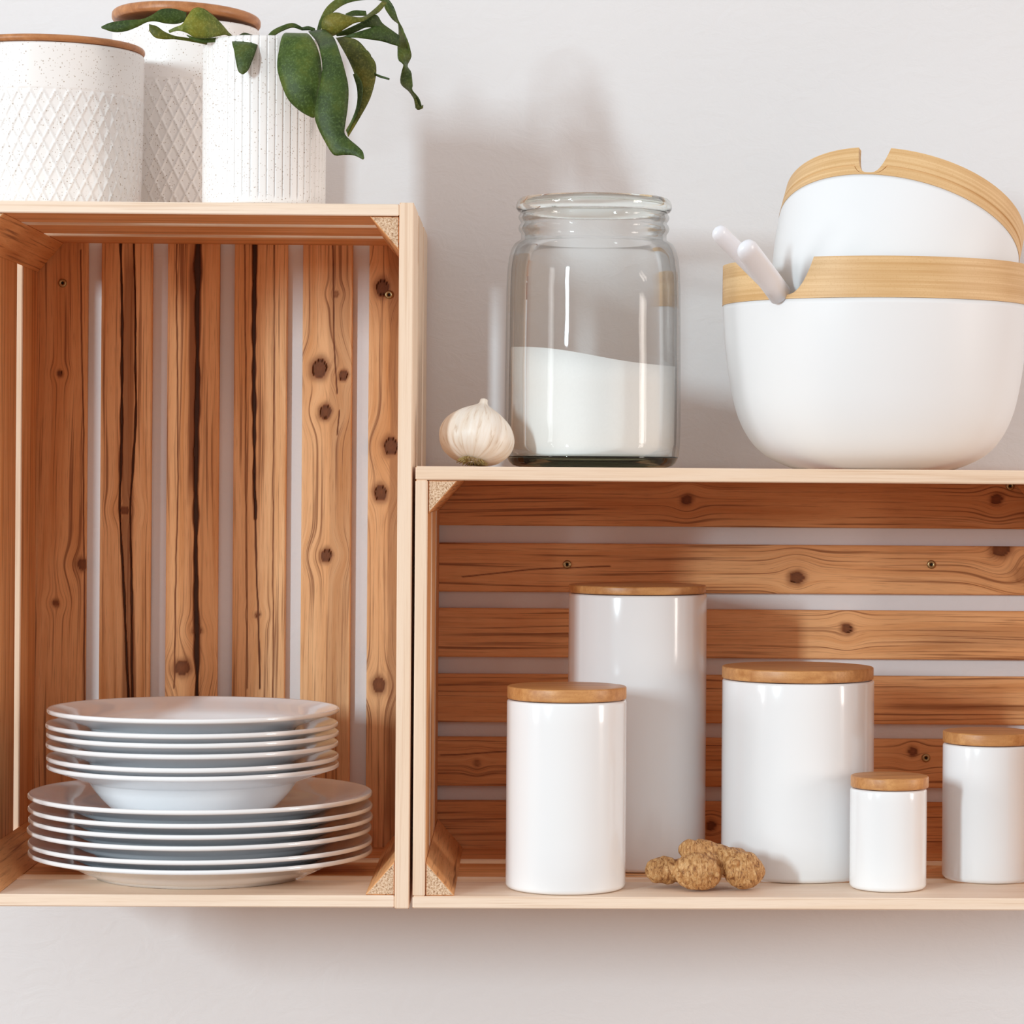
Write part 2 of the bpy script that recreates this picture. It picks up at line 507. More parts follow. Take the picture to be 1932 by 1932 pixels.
def screw(px, py, parent, rpx=8):
    p = at(px, py, DEPTH - 0.0004)
    r = rpx * mpp(DEPTH)
    bm = lathe_bm([(0, 0.0003), (r * 0.35, 0.0003), (r * 0.4, 0.0011), (r * 0.75, 0.0012), (r, 0.0006), (r * 1.05, -0.001), (0, -0.001)], 20)
    bmesh.ops.rotate(bm, verts=bm.verts[:], cent=(0, 0, 0), matrix=Matrix.Rotation(PI / 2, 3, 'X'))
    bmesh.ops.translate(bm, verts=bm.verts[:], vec=p)
    for f in bm.faces:
        c = f.calc_center_median() - p
        f.material_index = 1 if math.hypot(c.x, c.z) < r * 0.37 else 0
    o = obj('screw', bm, [M['brass'], M['slot']], parent)
    tag(o, 'round brass screw head')
    return o

YS = [(0.0, 0.0755), (0.0985, 0.1725), (0.1965, DEPTH)]     # the three boards of each side, front to back
T = 0.0096
crates = {}
def crate(name, x0, x1, z0, z1, along, seed, label, t_top, t_bot, t_l, t_r):
    """the four sides (three boards each) and corner blocks; the root stays at the origin of the wall"""
    root = thing('wooden_crate', (0, 0, 0), label, 'crate', 'wooden crates on the wall')
    tones = [0.45, 0.55, 0.5]
    F_ = (0, -1, 0)
    r = random.Random(seed)
    for i, (y0, y1) in enumerate(YS):
        j = lambda a: r.uniform(-a, a)
        sd = seed + i * 0.37
        if along == 'z':      # short sides on top and bottom lie between the long uprights
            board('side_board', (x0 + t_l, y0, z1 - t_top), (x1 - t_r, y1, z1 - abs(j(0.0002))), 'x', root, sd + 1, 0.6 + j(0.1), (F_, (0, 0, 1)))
            board('side_board', (x0 + t_l, y0, z0), (x1 - t_r, y1, z0 + t_bot), 'x', root, sd + 2, 0.55 + j(0.1), (F_, (0, 0, -1), (0, 0, 1)) if i == 0 else (F_, (0, 0, -1)))  # front floor board: pale top face is grazing light put into the colour
            board('side_board', (x0, y0, z0 - 0.0008), (x0 + t_l, y1, z1 - 0.0004), 'z', root, sd + 3, 0.45 + j(0.1), (F_, (-1, 0, 0)))
            board('side_board', (x1 - t_r, y0, z0 - 0.0008), (x1, y1, z1 + 0.001), 'z', root, sd + 4, 0.5 + j(0.1), (F_, (1, 0, 0)))
        else:                 # lying: long boards top and bottom, short ends between them
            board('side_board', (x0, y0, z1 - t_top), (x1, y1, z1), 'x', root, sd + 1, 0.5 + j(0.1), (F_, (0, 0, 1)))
            board('side_board', (x0, y0, z0), (x1, y1, z0 + t_bot), 'x', root, sd + 2, 0.55 + j(0.1), (F_, (0, 0, -1), (0, 0, 1)) if i == 0 else (F_, (0, 0, -1)))  # here too the front board's top is painted pale as if lit
            board('side_board', (x0, y0, z0 + t_bot), (x0 + t_l, y1, z1 - t_top), 'z', root, sd + 3, 0.45 + j(0.1), (F_, (-1, 0, 0)))
            board('side_board', (x1 - t_r, y0, z0 + t_bot), (x1, y1, z1 - t_top), 'z', root, sd + 4, 0.5 + j(0.1), (F_, (1, 0, 0)))
    a, b = 0.0205, 0.0235
    e = 0.0002
    xi0, xi1, zi0, zi1 = x0 + t_l + e, x1 - t_r - e, z0 + t_bot + e, z1 - t_top - e
    yb, yf = DEPTH - 0.002, 0.002
    prism('corner_block', [(xi0, zi1), (xi0 + a, zi1), (xi0, zi1 - b)], yf, yb, root, seed + 5, 0.25)
    prism('corner_block', [(xi1, zi1), (xi1 - a, zi1), (xi1, zi1 - b)], yf, yb, root, seed + 6, 0.3)
    prism('corner_block', [(xi0, zi0), (xi0 + a, zi0), (xi0, zi0 + b)], yf, yb, root, seed + 7, 0.3)
    prism('corner_block', [(xi1, zi0), (xi1 - a, zi0), (xi1, zi0 + b)], yf, yb, root, seed + 8, 0.4)
    return root

# -- upright crate on the left
LX1 = X_at(776.5, 1050, 0); LX0 = LX1 - 0.3155
LZ1 = Z_at(400, 381.5, 0); LZ0 = Z_at(400, 1711.5, 0)
left = crate('wooden_crate', LX0, LX1, LZ0, LZ1, 'z', 1, 'upright pine crate on the wall holding the stacked white plates', 0.0085, 0.0085, T, 0.0102)
crates['left'] = left
Yb = DEPTH
def KX(px, py, r, s=1.0):       # knot on an upright slat
    p = at(px, py, Yb); return (p.x, p.z, r * mpp(Yb), s)
def KZ(px, py, r, s=1.0):       # knot on a level slat
    p = at(px, py, Yb); return (p.z, p.x, r * mpp(Yb), s)
def PX(*pts): return [(at(x, y, Yb).x, at(x, y, Yb).z) for x, y in pts]
def PZ(*pts): return [(at(x, y, Yb).z, at(x, y, Yb).x) for x, y in pts]
def BX(x0, x1, y0, y1, s): return (X_at(x0, 900, Yb), X_at(x1, 900, Yb), Z_at(400, y1, Yb), Z_at(400, y0, Yb), s)
def BZ(y0, y1, x0, x1, s): return (Z_at(1400, y1, Yb), Z_at(1400, y0, Yb), X_at(x0, 1100, Yb), X_at(x1, 1100, Yb), s)
m1 = mpp(Yb)
edges = [(None, 163), (189, 285), (314, 412), (440, 540), (569, 663), (694, None)]
feat = [
  dict(tone=0.42, knots=[KX(113, 705, 5), KX(105, 1138, 6, .8), KX(156, 1065, 10, .9), KX(20, 1300, 6)], cracks=[(PX((152, 470), (158, 900), (160, 1600)), .8 * m1, .5 * m1, .6)]),
  dict(tone=0.78, knots=[KX(235, 963, 8, .9)], cracks=[(PX((228, 455), (231, 700), (226, 960), (243, 1320)), 2.0 * m1, 2.2 * m1, .95), (PX((253, 455), (257, 760), (246, 960), (250, 1320)), 2.2 * m1, 1.2 * m1, .9)], bands=[BX(229, 254, 440, 1700, .34)]),
  dict(tone=0.60, knots=[KX(344, 1260, 14, .85), KX(372, 1190, 8, .8)], cracks=[(PX((373, 455), (372, 700), (369, 900), (372, 1500)), 3.6 * m1, 5.2 * m1, 1.0), (PX((333, 455), (336, 900), (328, 1300)), .9 * m1, .7 * m1, .6)], bands=[BX(352, 371, 440, 960, .42), BX(380, 386, 440, 1500, .25)]),
  dict(tone=0.85, knots=[KX(486, 1160, 5, .7)], cracks=[(PX((481, 455), (478, 700), (482, 980)), 2.2 * m1, 4.2 * m1, 1.0), (PX((482, 980), (490, 1300)), 1.0 * m1, 1.5 * m1, .8), (PX((462, 455), (466, 1300)), .7 * m1, .6 * m1, .5), (PX((518, 455), (514, 1400)), .7 * m1, .6 * m1, .5)]),
  dict(tone=0.80, knots=[KX(603, 695, 16), KX(648, 708, 9), KX(614, 777, 12), KX(616, 1048, 11), KX(634, 555, 6, .6)], cracks=[(PX((628, 455), (630, 640), (636, 745)), .8 * m1, .8 * m1, .7), (PX((640, 775), (636, 820)), .9 * m1, .9 * m1, .7)], bands=[BX(618, 662, 440, 1500, .14)]),
  dict(tone=0.66, knots=[KX(722, 543, 14), KX(738, 842, 15), KX(718, 930, 13, 1.0), KX(715, 1292, 13, .85)], bands=[BX(731, 810, 440, 1600, .24)]),
]
screws_left = {0: [(118, 534)], 5: [(734, 556)]}
for i, (e0, e1) in enumerate(edges):
    xa = LX0 + 0.0005 if e0 is None else X_at(e0, 900, Yb)
    xb = LX1 - 0.0005 if e1 is None else X_at(e1, 900, Yb)
    f = feat[i]
    s = slat((xa, DEPTH, LZ0), (xb, DEPTH + SLAT_T, LZ1), 'z', left, i + 3, f['tone'], f.get('knots', ()), f.get('cracks', ()), f.get('bands', ()))
    for sx, sy in screws_left.get(i, ()): screw(sx, sy, s)

# -- lying crate on the right
RX0 = X_at(781, 1300, 0); RX1 = RX0 + 0.494
RZ1 = Z_at(1350, 883.5, 0); RZ0 = Z_at(1350, 1716, 0)
right = crate('wooden_crate', RX0, RX1, RZ0, RZ1, 'x', 21, 'lying pine crate on the wall holding the white lidded canisters', 0.0097, 0.0085, 0.0087, T)
rows = [(None, 992), (1025, 1117), (1148, 1240), (1272, 1363), (1391, 1483), (1511, None)]
featr = [
  dict(tone=0.30, knots=[KZ(1296, 943, 9, .9), KZ(1880, 942, 10, .9)], bands=[BZ(905, 995, 1635, 2300, .08)]),
  dict(tone=0.45, knots=[KZ(1503, 1090, 12), KZ(1888, 1036, 15, .95), KZ(1935, 1085, 20, .35)], cracks=[(PZ((870, 1088), (1000, 1075), (1150, 1068)), .8 * m1, .8 * m1, .5)]),
  dict(tone=0.55, knots=[KZ(1598, 1186, 9)], bands=[BZ(1195, 1205, 830, 1330, .25), BZ(1216, 1222, 830, 1400, .3), BZ(1180, 1225, 1700, 2000, .14)]),
  dict(tone=0.50, knots=[KZ(1455, 1330, 8, .6)], bands=[BZ(1290, 1298, 830, 1000, .3), BZ(1325, 1340, 1640, 2000, .25)]),
  dict(tone=0.35, knots=[KZ(1722, 1418, 8, .8), KZ(900, 1440, 6, .5)], cracks=[(PZ((830, 1425), (960, 1418)), .8 * m1, .8 * m1, .5)]),
  dict(tone=0.32, knots=[KZ(1341, 1558, 9, .8)], bands=[BZ(1572, 1580, 830, 1000, .25)]),
]
screws_right = {1: [(1070, 1065), (1757, 1065)], 4: [(1747, 1430)], 0: [(1906, 917)]}
for i, (e0, e1) in enumerate(rows):
    zt = RZ1 if e0 is None else Z_at(1000, e0, Yb)
    zb = RZ0 if e1 is None else Z_at(1000, e1, Yb)
    f = featr[i]
    s = slat((RX0 + 0.0005, DEPTH, zb), (RX1 - 0.0005, DEPTH + SLAT_T, zt), 'x', right, i + 13, f['tone'], f.get('knots', ()), f.get('cracks', ()), f.get('bands', ()))
    for sx, sy in screws_right.get(i, ()): screw(sx, sy, s)

# ------------------------------------------------------------------ wall
bm = bmesh.new()
bmesh.ops.create_cube(bm, size=1.0)
for v in bm.verts:
    v.co = Vector((v.co.x * 7.0, WALL_Y + 0.05 + v.co.y * 0.1, 1.4 + v.co.z * 2.8))
tag(obj('wall_back', bm, M['wall'], smooth=False), 'white painted plaster wall behind the crates', 'wall', kind='structure')
bm = bmesh.new()
bmesh.ops.create_cube(bm, size=1.0)
for v in bm.verts:
    v.co = Vector((v.co.x * 7.0, WALL_Y + 0.1 - 2.5 + v.co.y * 5.0, -0.05 + v.co.z * 0.1))
M['floor'] = wood_mat('floor_boards', (0.36, 0.20, 0.10), (0.28, 0.14, 0.065), (0.12, 0.05, 0.02))
fl = obj('floor', bm, M['floor'], smooth=False)
wood_attr(fl.data, 'x', 40); fl.color = (0, 0.6, 0, 1)
tag(fl, 'wooden floor below the wall', 'floor', kind='structure')

# ------------------------------------------------------------------ levels
LFLOOR = LZ0 + 0.0085          # floor of the upright crate
RFLOOR = RZ0 + 0.0085          # floor of the lying crate
LTOP, RTOP = LZ1, RZ1
E = 0.0003

# ------------------------------------------------------------------ plates
def plate_profile(R, h, rw, rf, t=0.0032, drop=0.5):
    """outer (under) side from the foot up to the rim, then the upper side back to the centre"""
    hw = h * drop                       # height where the sloping rim meets the well
    under = [(0, 0.0012), (rf - 0.004, 0.0012), (rf - 0.002, 0.0), (rf, 0.0), (rf + 0.0015, 0.0016)]
    under += [(rf + (rw - rf) * s, 0.0016 + (hw - 0.0016) * s ** 1.5) for s in (0.3, 0.55, 0.8, 1.0)]
    under += [(rw + (R - rw) * s, hw + (h - t * 0.85 - hw) * (s ** 0.92)) for s in (0.1, 0.3, 0.6, 0.9, 0.97)]
    rim = [(R - 0.0001, h - t * 0.78), (R, h - t * 0.5), (R - 0.0001, h - t * 0.2), (R - 0.0008, h)]
    upper = [(rw + (R - rw) * s, hw + t + (h - hw - t) * s) for s in (0.95, 0.6, 0.3, 0.1)]
    upper += [(rf + (rw - rf) * s, 0.0016 + t + (hw - 0.0016) * s ** 1.5) for s in (0.95, 0.75, 0.5, 0.25)]
    upper += [(rf, 0.0048), (rf * 0.9, 0.0046), (rf * 0.5, 0.0044), (0, 0.0044)]
    return under + rim + upper
PY = 0.103
sc_ = 1 / mpp(PY)
dinner_tips = [1492, 1516, 1536, 1556, 1581, 1599.5]      # top to bottom
dinner_x = [(60, 700), (59, 702), (62, 700), (59, 698), (58, 702), (60, 700)]
soup_tips = [1334, 1361, 1378, 1397.5, 1422, 1437.5]
soup_x = [(94, 638), (90, 637), (92, 638), (93, 635), (90, 640), (95, 636)]
def ztip(px, py): return Z_at(px, py, PY)
Rd = 321 * mpp(PY); Rs = 272.5 * mpp(PY)
hd = ztip(380, 1599.5) - LFLOOR
dmesh = None
z_prev = LFLOOR + E
dn = ['top', 'second from the top', 'third from the top', 'third from the bottom', 'second from the bottom', 'bottom']
zs = []
for i in range(6):
    zs.append(ztip(380, dinner_tips[i]) - hd)
zs[5] = LFLOOR + E
for i in range(5, -1, -1):
    cx = X_at(sum(dinner_x[i]) / 2, dinner_tips[i], PY)
    if dmesh is None:
        bm = lathe_bm(plate_profile(Rd, hd, Rd * 0.75, Rd * 0.62, t=0.0036, drop=0.42), 128)
        o = obj('dinner_plate', bm, M['porcelain']); dmesh = o
    else:
        o = dmesh.copy(); COL.objects.link(o)
    o.location = (cx, PY, zs[i])
    tag(o, 'large white dinner plate, %s of the lower stack in the upright crate' % dn[i], 'plate', 'dinner plates in the lower stack')
well = zs[0] + 0.0044
hs = ztip(365, 1437.5) - well - E
smesh = None
for i in range(5, -1, -1):
    cx = X_at(sum(soup_x[i]) / 2, soup_tips[i], PY)
    if smesh is None:
        bm = lathe_bm(plate_profile(Rs, hs, Rs * 0.715, Rs * 0.52, t=0.0036, drop=0.62), 128)
        o = obj('soup_plate', bm, M['porcelain']); smesh = o
    else:
        o = smesh.copy(); COL.objects.link(o)
    o.location = (cx, PY, well + E if i == 5 else ztip(365, soup_tips[i]) - hs)
    tag(o, 'white deep soup plate, %s of the upper stack on the dinner plates' % dn[i], 'plate', 'soup plates in the upper stack')

# ------------------------------------------------------------------ white canisters
def canister(xl, xr, yb, y_lid_b, y_lid_t, label, lid_x, seed):
    """xl/xr silhouette at mid height, yb front of the base, lid edges at the silhouette"""
    cxp = (xl + xr) / 2
    p = on_z(cxp, yb, RFLOOR)
    r = (xr - xl) / 2 * mpp(p.y)
    Yc = p.y + r
    r = (xr - xl) / 2 * mpp(Yc)
    Yc = p.y + r - 0.002
    ctr = at(cxp, (yb + y_lid_b) / 2, Yc)
    zl = Z_at(cxp, y_lid_b, Yc); zt = Z_at(cxp, y_lid_t, Yc)
    h = zl - RFLOOR
    root = thing('canister', (ctr.x, Yc, RFLOOR + E), label, 'canister', 'white canisters with bamboo lids')
    q = 0.0035
    prof = [(0, 0.001), (r - q - 0.004, 0.001), (r - q - 0.003, 0), (r - q, 0)] + [(r - q + q * math.sin(a), q - q * math.cos(a)) for a in np.linspace(0.2, PI / 2, 5)]
    prof += [(r * 0.998, h * 0.25), (r, h * 0.6), (r * 0.998, h * 0.88)] + [(r * 0.998 - 0.002 + 0.002 * math.cos(a), h - 0.002 - E + 0.002 * math.sin(a)) for a in np.linspace(0, PI / 2, 5)]
    prof += [(r - 0.005, h - E), (r - 0.0055, h - 0.02), (r - 0.0055, 0.006), (0, 0.006)]
    obj('body', lathe_bm(prof, 96), M['glaze'], root)
    rl = (lid_x[1] - lid_x[0]) / 2 * mpp(Yc)
    lx = X_at((lid_x[0] + lid_x[1]) / 2, (y_lid_b + y_lid_t) / 2, Yc) - ctr.x
    t = zt - zl; q = 0.0012
    prof = [(0, 0.0), (rl - q, 0.0)] + [(rl - q + q * math.sin(a), q - q * math.cos(a)) for a in np.linspace(0.4, PI / 2, 4)]
    prof += [(rl - q + q * math.cos(a), t - q + q * math.sin(a)) for a in np.linspace(0, PI / 2, 5)] + [(0, t)]
    lid = obj('lid', lathe_bm(prof, 96), M['lid'], root)
    lid.location = (lx, 0, h + 0.0002)
    lid.rotation_euler = (0, 0, seed)
    tag(lid, 'round bamboo lid')
    ring = [(r - 0.0066, -0.012), (r - 0.0058, -0.012), (r - 0.0058, 0.0), (r - 0.0066, 0.0)]
    return root
canister(1071, 1332, 1648, 1119, 1104, 'tallest white canister with bamboo lid, at the back of the lying crate', (1073, 1332), 0.3)
canister(955, 1181, 1690, 1319, 1295, 'white canister of medium height with bamboo lid, in front of the tallest one', (957, 1182), 0.1)
canister(1361, 1648, 1668, 1281, 1258, 'widest white canister with bamboo lid, to the right of the ginger', (1362, 1648), -0.2)
canister(1603, 1748, 1685, 1486, 1464, 'smallest white canister with bamboo lid', (1605, 1752), 0.25)
canister(1778, 1952, 1669, 1402, 1380, 'white canister cut by the right edge of the photo, right of the smallest canister', (1779, 1952), -0.1)

# ------------------------------------------------------------------ speckled canisters
def speckled_canister(cx, a_top, a_bot, Yc, y_body_top, y_lid_top, y_lid_bot, base_z, label, y_pat, a_lid, tilt=0.0, rot=0.0, cross_px=23.5):
    k = mpp(Yc)
    ctr = at(cx, 250, Yc)
    h = Z_at(cx, y_body_top, Yc) - base_z
    zp = Z_at(cx, y_pat, Yc) - base_z
    rt_, rb = a_top * k, a_bot * k
    root = thing('speckled_canister', (ctr.x, Yc, base_z + E), label, 'canister', 'speckled canisters on top of the crate')
    n = 150
    zz = np.linspace(0.002, h - 0.002, n)
    R = lambda z: rb + (rt_ - rb) * min(1, max(0, z / h)) ** 0.8
    count = round(2 * PI * rt_ / (cross_px * k)); ph = 46 * k
    def disp(t, z, r):
        if z > zp + 0.001 or r < rb * 0.9: return r
        u = t / (2 * PI) * count; v = z / ph
        d1 = abs((u + v) % 1 - 0.5); d2 = abs((u - v) % 1 - 0.5)
        line = max(0, 1 - d1 / 0.11, 1 - d2 / 0.11)
        edge = 1.0 if z < zp else 0.4
        return r - 0.0004 + 0.0009 * min(1, line * 1.6) * edge
    prof = [(0, 0.0), (R(0) - 0.0025, 0.0), (R(0) - 0.0005, 0.0006)] + [(R(z), z) for z in zz] + [(R(h) - 0.001, h - 0.0003), (R(h) - 0.004, h), (R(h) - 0.0045, h - 0.01), (R(h) - 0.0045, 0.005), (0, 0.005)]
    obj('body', lathe_bm(prof, 480, disp), M['speckle'], root)
    rl = a_lid * k; t = Z_at(cx, y_lid_top, Yc) - Z_at(cx, y_lid_bot, Yc)
    q = min(t * 0.48, 0.003)
    prof = [(0, 0)] + [(rl - q + q * math.sin(a), q - q * math.cos(a)) for a in np.linspace(0, PI / 2, 6)] + [(rl - q + q * math.cos(a), t - q + q * math.sin(a)) for a in np.linspace(0, PI / 2, 6)] + [(0, t)]
    lid = obj('lid', lathe_bm(prof, 96), M['lid_dark'], root)
    lid.location = (0, 0, h + 0.0002 + abs(math.sin(tilt)) * rl)
    lid.rotation_euler = (0, tilt, rot)
    tag(lid, 'brown wooden lid')
    return root
speckled_canister(92, 177, 170, 0.088, 104, 91, 104, LTOP, 'white speckled canister with diamond relief at the left edge of the crate top', 192, 178, 0, 0.4)
speckled_canister(350, 137, 134, 0.192, 56, 31, 50, LTOP, 'white speckled canister standing behind the plant pot, half hidden by its leaves', 168, 139, 0.05, 0.9)

# ------------------------------------------------------------------ potted plant
PLY = 0.047
kp = mpp(PLY)
pc = at(499, 230, PLY)
ph_ = Z_at(499, 84, PLY) - LTOP
pot_root = thing('potted_plant', (pc.x, PLY, LTOP + E), 'green plant with drooping leaves in a ribbed white pot', 'plant')
rpt = 116 * kp
nr = 48
def ribs(t, z, r):
    if r < rpt * 0.96: return r
    d = abs((t / (2 * PI) * nr) % 1 - 0.5)
    return r - 0.0011 * max(0, 1 - (0.5 - d) / 0.09) if z > 0.004 else r
prof = [(0, 0), (rpt * 0.985, 0), (rpt * 0.993, 0.001)] + [(rpt * (0.993 + 0.007 * s), ph_ * s) for s in np.linspace(0.03, 0.985, 40)] + [(rpt - 0.0012, ph_), (rpt - 0.003, ph_), (rpt - 0.0042, ph_ - 0.004), (rpt - 0.005, 0.006), (0, 0.006)]
pot = obj('pot', lathe_bm(prof, nr * 10, ribs), M['speckle'], pot_root)
tag(pot, 'white speckled pot with vertical ribs')
so = obj('soil', lathe_bm([(0, ph_ - 0.010), (rpt * 0.5, ph_ - 0.009), (rpt - 0.0056, ph_ - 0.011), (rpt - 0.0058, ph_ - 0.03), (0, ph_ - 0.03)], 48), M['soil'], pot_root)
tag(so, 'dark potting soil')
pinv = -Vector(pot_root.location)
def leaf(left, right_, ys, color, bulge=0.12, n=40, m=9, fold=0.0, thick=0.0009):
    """left/right_: the two edges of the blade as pixel polylines, ys: depth along it"""
    A = catmull(left, n); B = catmull(right_, n)
    Ys = np.interp(np.linspace(0, 1, n), np.linspace(0, 1, len(ys)), [y if not isinstance(y, tuple) else y[0] for y in ys])
    dY = np.interp(np.linspace(0, 1, n), np.linspace(0, 1, len(ys)), [0 if not isinstance(y, tuple) else y[1] for y in ys])
    bm = bmesh.new(); rows_ = []
    for i in range(n):
        w = np.linalg.norm(A[i] - B[i]) * kp
        row = []
        for j in range(m):
            s = j / (m - 1)
            q = A[i] * (1 - s) + B[i] * s
            c = 1 - (2 * s - 1) ** 2
            Y = Ys[i] + dY[i] * (s - 0.5) - bulge * w * c + fold * w * (1 - abs(2 * s - 1))
            row.append(bm.verts.new(at(q[0], q[1], Y - 0.023) + pinv))
        rows_.append(row)
    for a, b in zip(rows_[:-1], rows_[1:]):
        for j in range(m - 1): bm.faces.new((a[j], a[j + 1], b[j + 1], b[j]))
    o = obj('leaf', bm, M['leaf'], pot_root)
    o.color = (*color, 1)
    md = o.modifiers.new('thickness', 'SOLIDIFY'); md.thickness = thick; md.offset = 0
    return o
DG, MG, LG, BR = (0.9, 1.0, 0.9), (1.2, 1.3, 1.1), (2.5, 2.0, 1.5), (2.0, 1.4, 1.0)
# big oval blade
leaf([(560, 72), (536, 64), (526, 100), (524, 130), (533, 163), (546, 190), (568, 210), (588, 221)],
     [(562, 72), (580, 64), (598, 90), (606, 125), (607, 160), (602, 190), (597, 212), (592, 222)], [0.045, 0.022, 0.015, 0.012, 0.010, 0.010, 0.012], MG, 0.16)
# long strap blade in front
leaf([(582, 60), (598, 80), (607, 110), (608, 140), (601, 175), (594, 215), (600, 240), (614, 268), (630, 292), (648, 292), (668, 293), (685, 301)],
     [(612, 56), (630, 72), (641, 100), (651, 135), (657, 165), (656, 200), (651, 235), (650, 252), (660, 264), (672, 274), (684, 286), (687, 299)], [0.05, 0.016, 0.004, 0.0, -0.002, -0.004, -0.008, -0.012], DG, 0.14, n=56)
# brownish blade behind it
leaf([(634, 72), (646, 92), (660, 118), (671, 146), (675, 172), (673, 200), (664, 226), (653, 246)],
     [(650, 70), (676, 78), (698, 104), (709, 122), (708, 150), (698, 186), (680, 220), (657, 258)], [0.058, 0.045, 0.040, 0.038, 0.036, 0.036], BR, 0.12)
# teal fold of the brownish blade
leaf([(666, 140), (674, 170), (672, 205), (654, 248)], [(672, 138), (684, 160), (680, 200), (656, 252)], [0.034, 0.034, 0.035], DG, 0.05, n=20, m=5)
# high arching twisting strap
leaf([(598, 56), (604, 36), (618, 12), (646, -8), (684, -16), (716, -14), (738, 6), (749, 34), (753, 58), (750, 92), (752, 112), (762, 122), (757, 138), (757, 158), (772, 172), (782, 188), (784, 204)],
     [(604, 58), (612, 44), (630, 22), (656, 6), (690, 0), (720, 2), (728, 18), (741, 36), (757, 50), (769, 78), (776, 104), (768, 124), (776, 138), (778, 160), (777, 170), (790, 186), (797, 203)],
     [0.07, 0.08, 0.085, 0.088, (0.088, 0.01), (0.082, -0.012), (0.078, 0.014), (0.075, -0.012), 0.072], (1.2, 1.15, 1.1), 0.06, n=70, m=7)
leaf([(781, 186), (785, 204), (789, 207), (794, 203)], [(785, 184), (790, 198), (797, 204), (798, 198)], [0.072, 0.070, 0.068], BR, 0.1, n=14, m=5)
# olive blade rising to the right
leaf([(612, 68), (607, 52), (611, 34), (632, 24), (656, 30), (684, 33), (706, 18), (722, 2)],
     [(616, 70), (632, 66), (648, 56), (668, 44), (686, 40), (702, 30), (716, 22), (730, 6)], [0.055, 0.05, 0.05, 0.052, 0.06, 0.07], BR, 0.12)
# broad dark blade to the right
leaf([(632, 64), (652, 56), (682, 42), (708, 28), (721, 44), (740, 58), (754, 68)],
     [(636, 68), (656, 66), (672, 60), (690, 52), (706, 54), (728, 70), (752, 76)], [0.062, 0.06, 0.062, 0.068, 0.075], DG, 0.10)
leaf([(640, 72), (664, 64), (690, 56), (712, 50), (732, 54), (752, 68)],
     [(642, 73), (668, 71), (694, 74), (720, 78), (740, 84), (754, 88)], [0.058, 0.056, 0.06, 0.066, 0.072], (0.75, 0.9, 0.7), 0.10)
leaf([(652, 26), (668, 20), (690, 21)], [(654, 32), (670, 30), (692, 30)], [0.08, 0.085, 0.088], DG, 0.1, n=14, m=5)
# petiole arch left of the oval blade
leaf([(500, 76), (512, 60), (530, 50), (552, 44), (572, 53)], [(508, 76), (520, 66), (534, 58), (552, 52), (570, 57)], [0.045, 0.05, 0.055, 0.06], DG, 0.2, n=24, m=5)
leaf([(570, 52), (582, 50), (594, 54)], [(570, 57), (584, 57), (596, 60)], [0.06, 0.06, 0.06], DG, 0.2, n=10, m=5)
# thin stalk end at the right
leaf([(700, 132), (712, 140), (735, 148)], [(702, 136), (714, 145), (734, 151)], [0.04, 0.038, 0.036], DG, 0.1, n=12, m=4)
leaf([(684, 92), (694, 96), (700, 104)], [(684, 96), (692, 100), (699, 105)], [0.04, 0.038, 0.036], BR, 0.1, n=8, m=4)
# small hanging blade on the pot's face
leaf([(446, 70), (438, 78), (442, 96), (446, 118), (450, 134), (457, 140)],
     [(482, 68), (487, 74), (484, 92), (476, 114), (468, 132), (459, 140)], [0.040, 0.026, 0.020, 0.018, 0.017], (1.0, 1.05, 1.2), 0.14)
leaf([(452, 66), (462, 62), (478, 66)], [(452, 72), (464, 74), (480, 73)], [0.045, 0.044, 0.04], (0.5, 0.5, 0.5), 0.1, n=12, m=5)
leaf([(482, 70), (488, 66), (493, 70)], [(482, 76), (488, 76), (493, 75)], [0.04, 0.036, 0.036], (0.5, 0.5, 0.5), 0.1, n=8, m=4)
# light green blade
leaf([(318, 58), (330, 52), (344, 46), (354, 30), (366, 16), (382, 16), (400, 28), (418, 46), (436, 68)],
     [(320, 62), (336, 58), (352, 62), (366, 70), (382, 72), (398, 71), (412, 68), (426, 66), (440, 72)], [0.03, 0.028, 0.03, 0.034, 0.04, 0.05], LG, 0.10, n=44)
leaf([(352, 66), (372, 72), (398, 72), (430, 68)], [(360, 74), (380, 80), (400, 80), (428, 74)], [0.036, 0.036, 0.04, 0.05], MG, 0.1, n=20, m=5)
# long dark blade to the left
leaf([(191, 51), (206, 44), (226, 40), (248, 38), (270, 36), (288, 28), (304, 18), (328, 17), (352, 24)],
     [(192, 53), (214, 60), (236, 59), (258, 51), (276, 42), (292, 40), (312, 44), (332, 45), (350, 40)], [0.05, 0.05, 0.05, 0.052, 0.056, 0.06], DG, 0.14, n=48)
# small blade under it
leaf([(281, 46), (296, 50), (310, 60), (330, 68), (356, 72), (392, 78)],
     [(282, 58), (292, 70), (308, 74), (330, 74), (358, 78), (390, 84)], [0.04, 0.04, 0.042, 0.045, 0.05], BR, 0.12, n=34)
leaf([(420, 50), (430, 62), (442, 72)], [(422, 50), (433, 62), (446, 73)], [0.045, 0.048, 0.05], BR, 0.1, n=10, m=4)

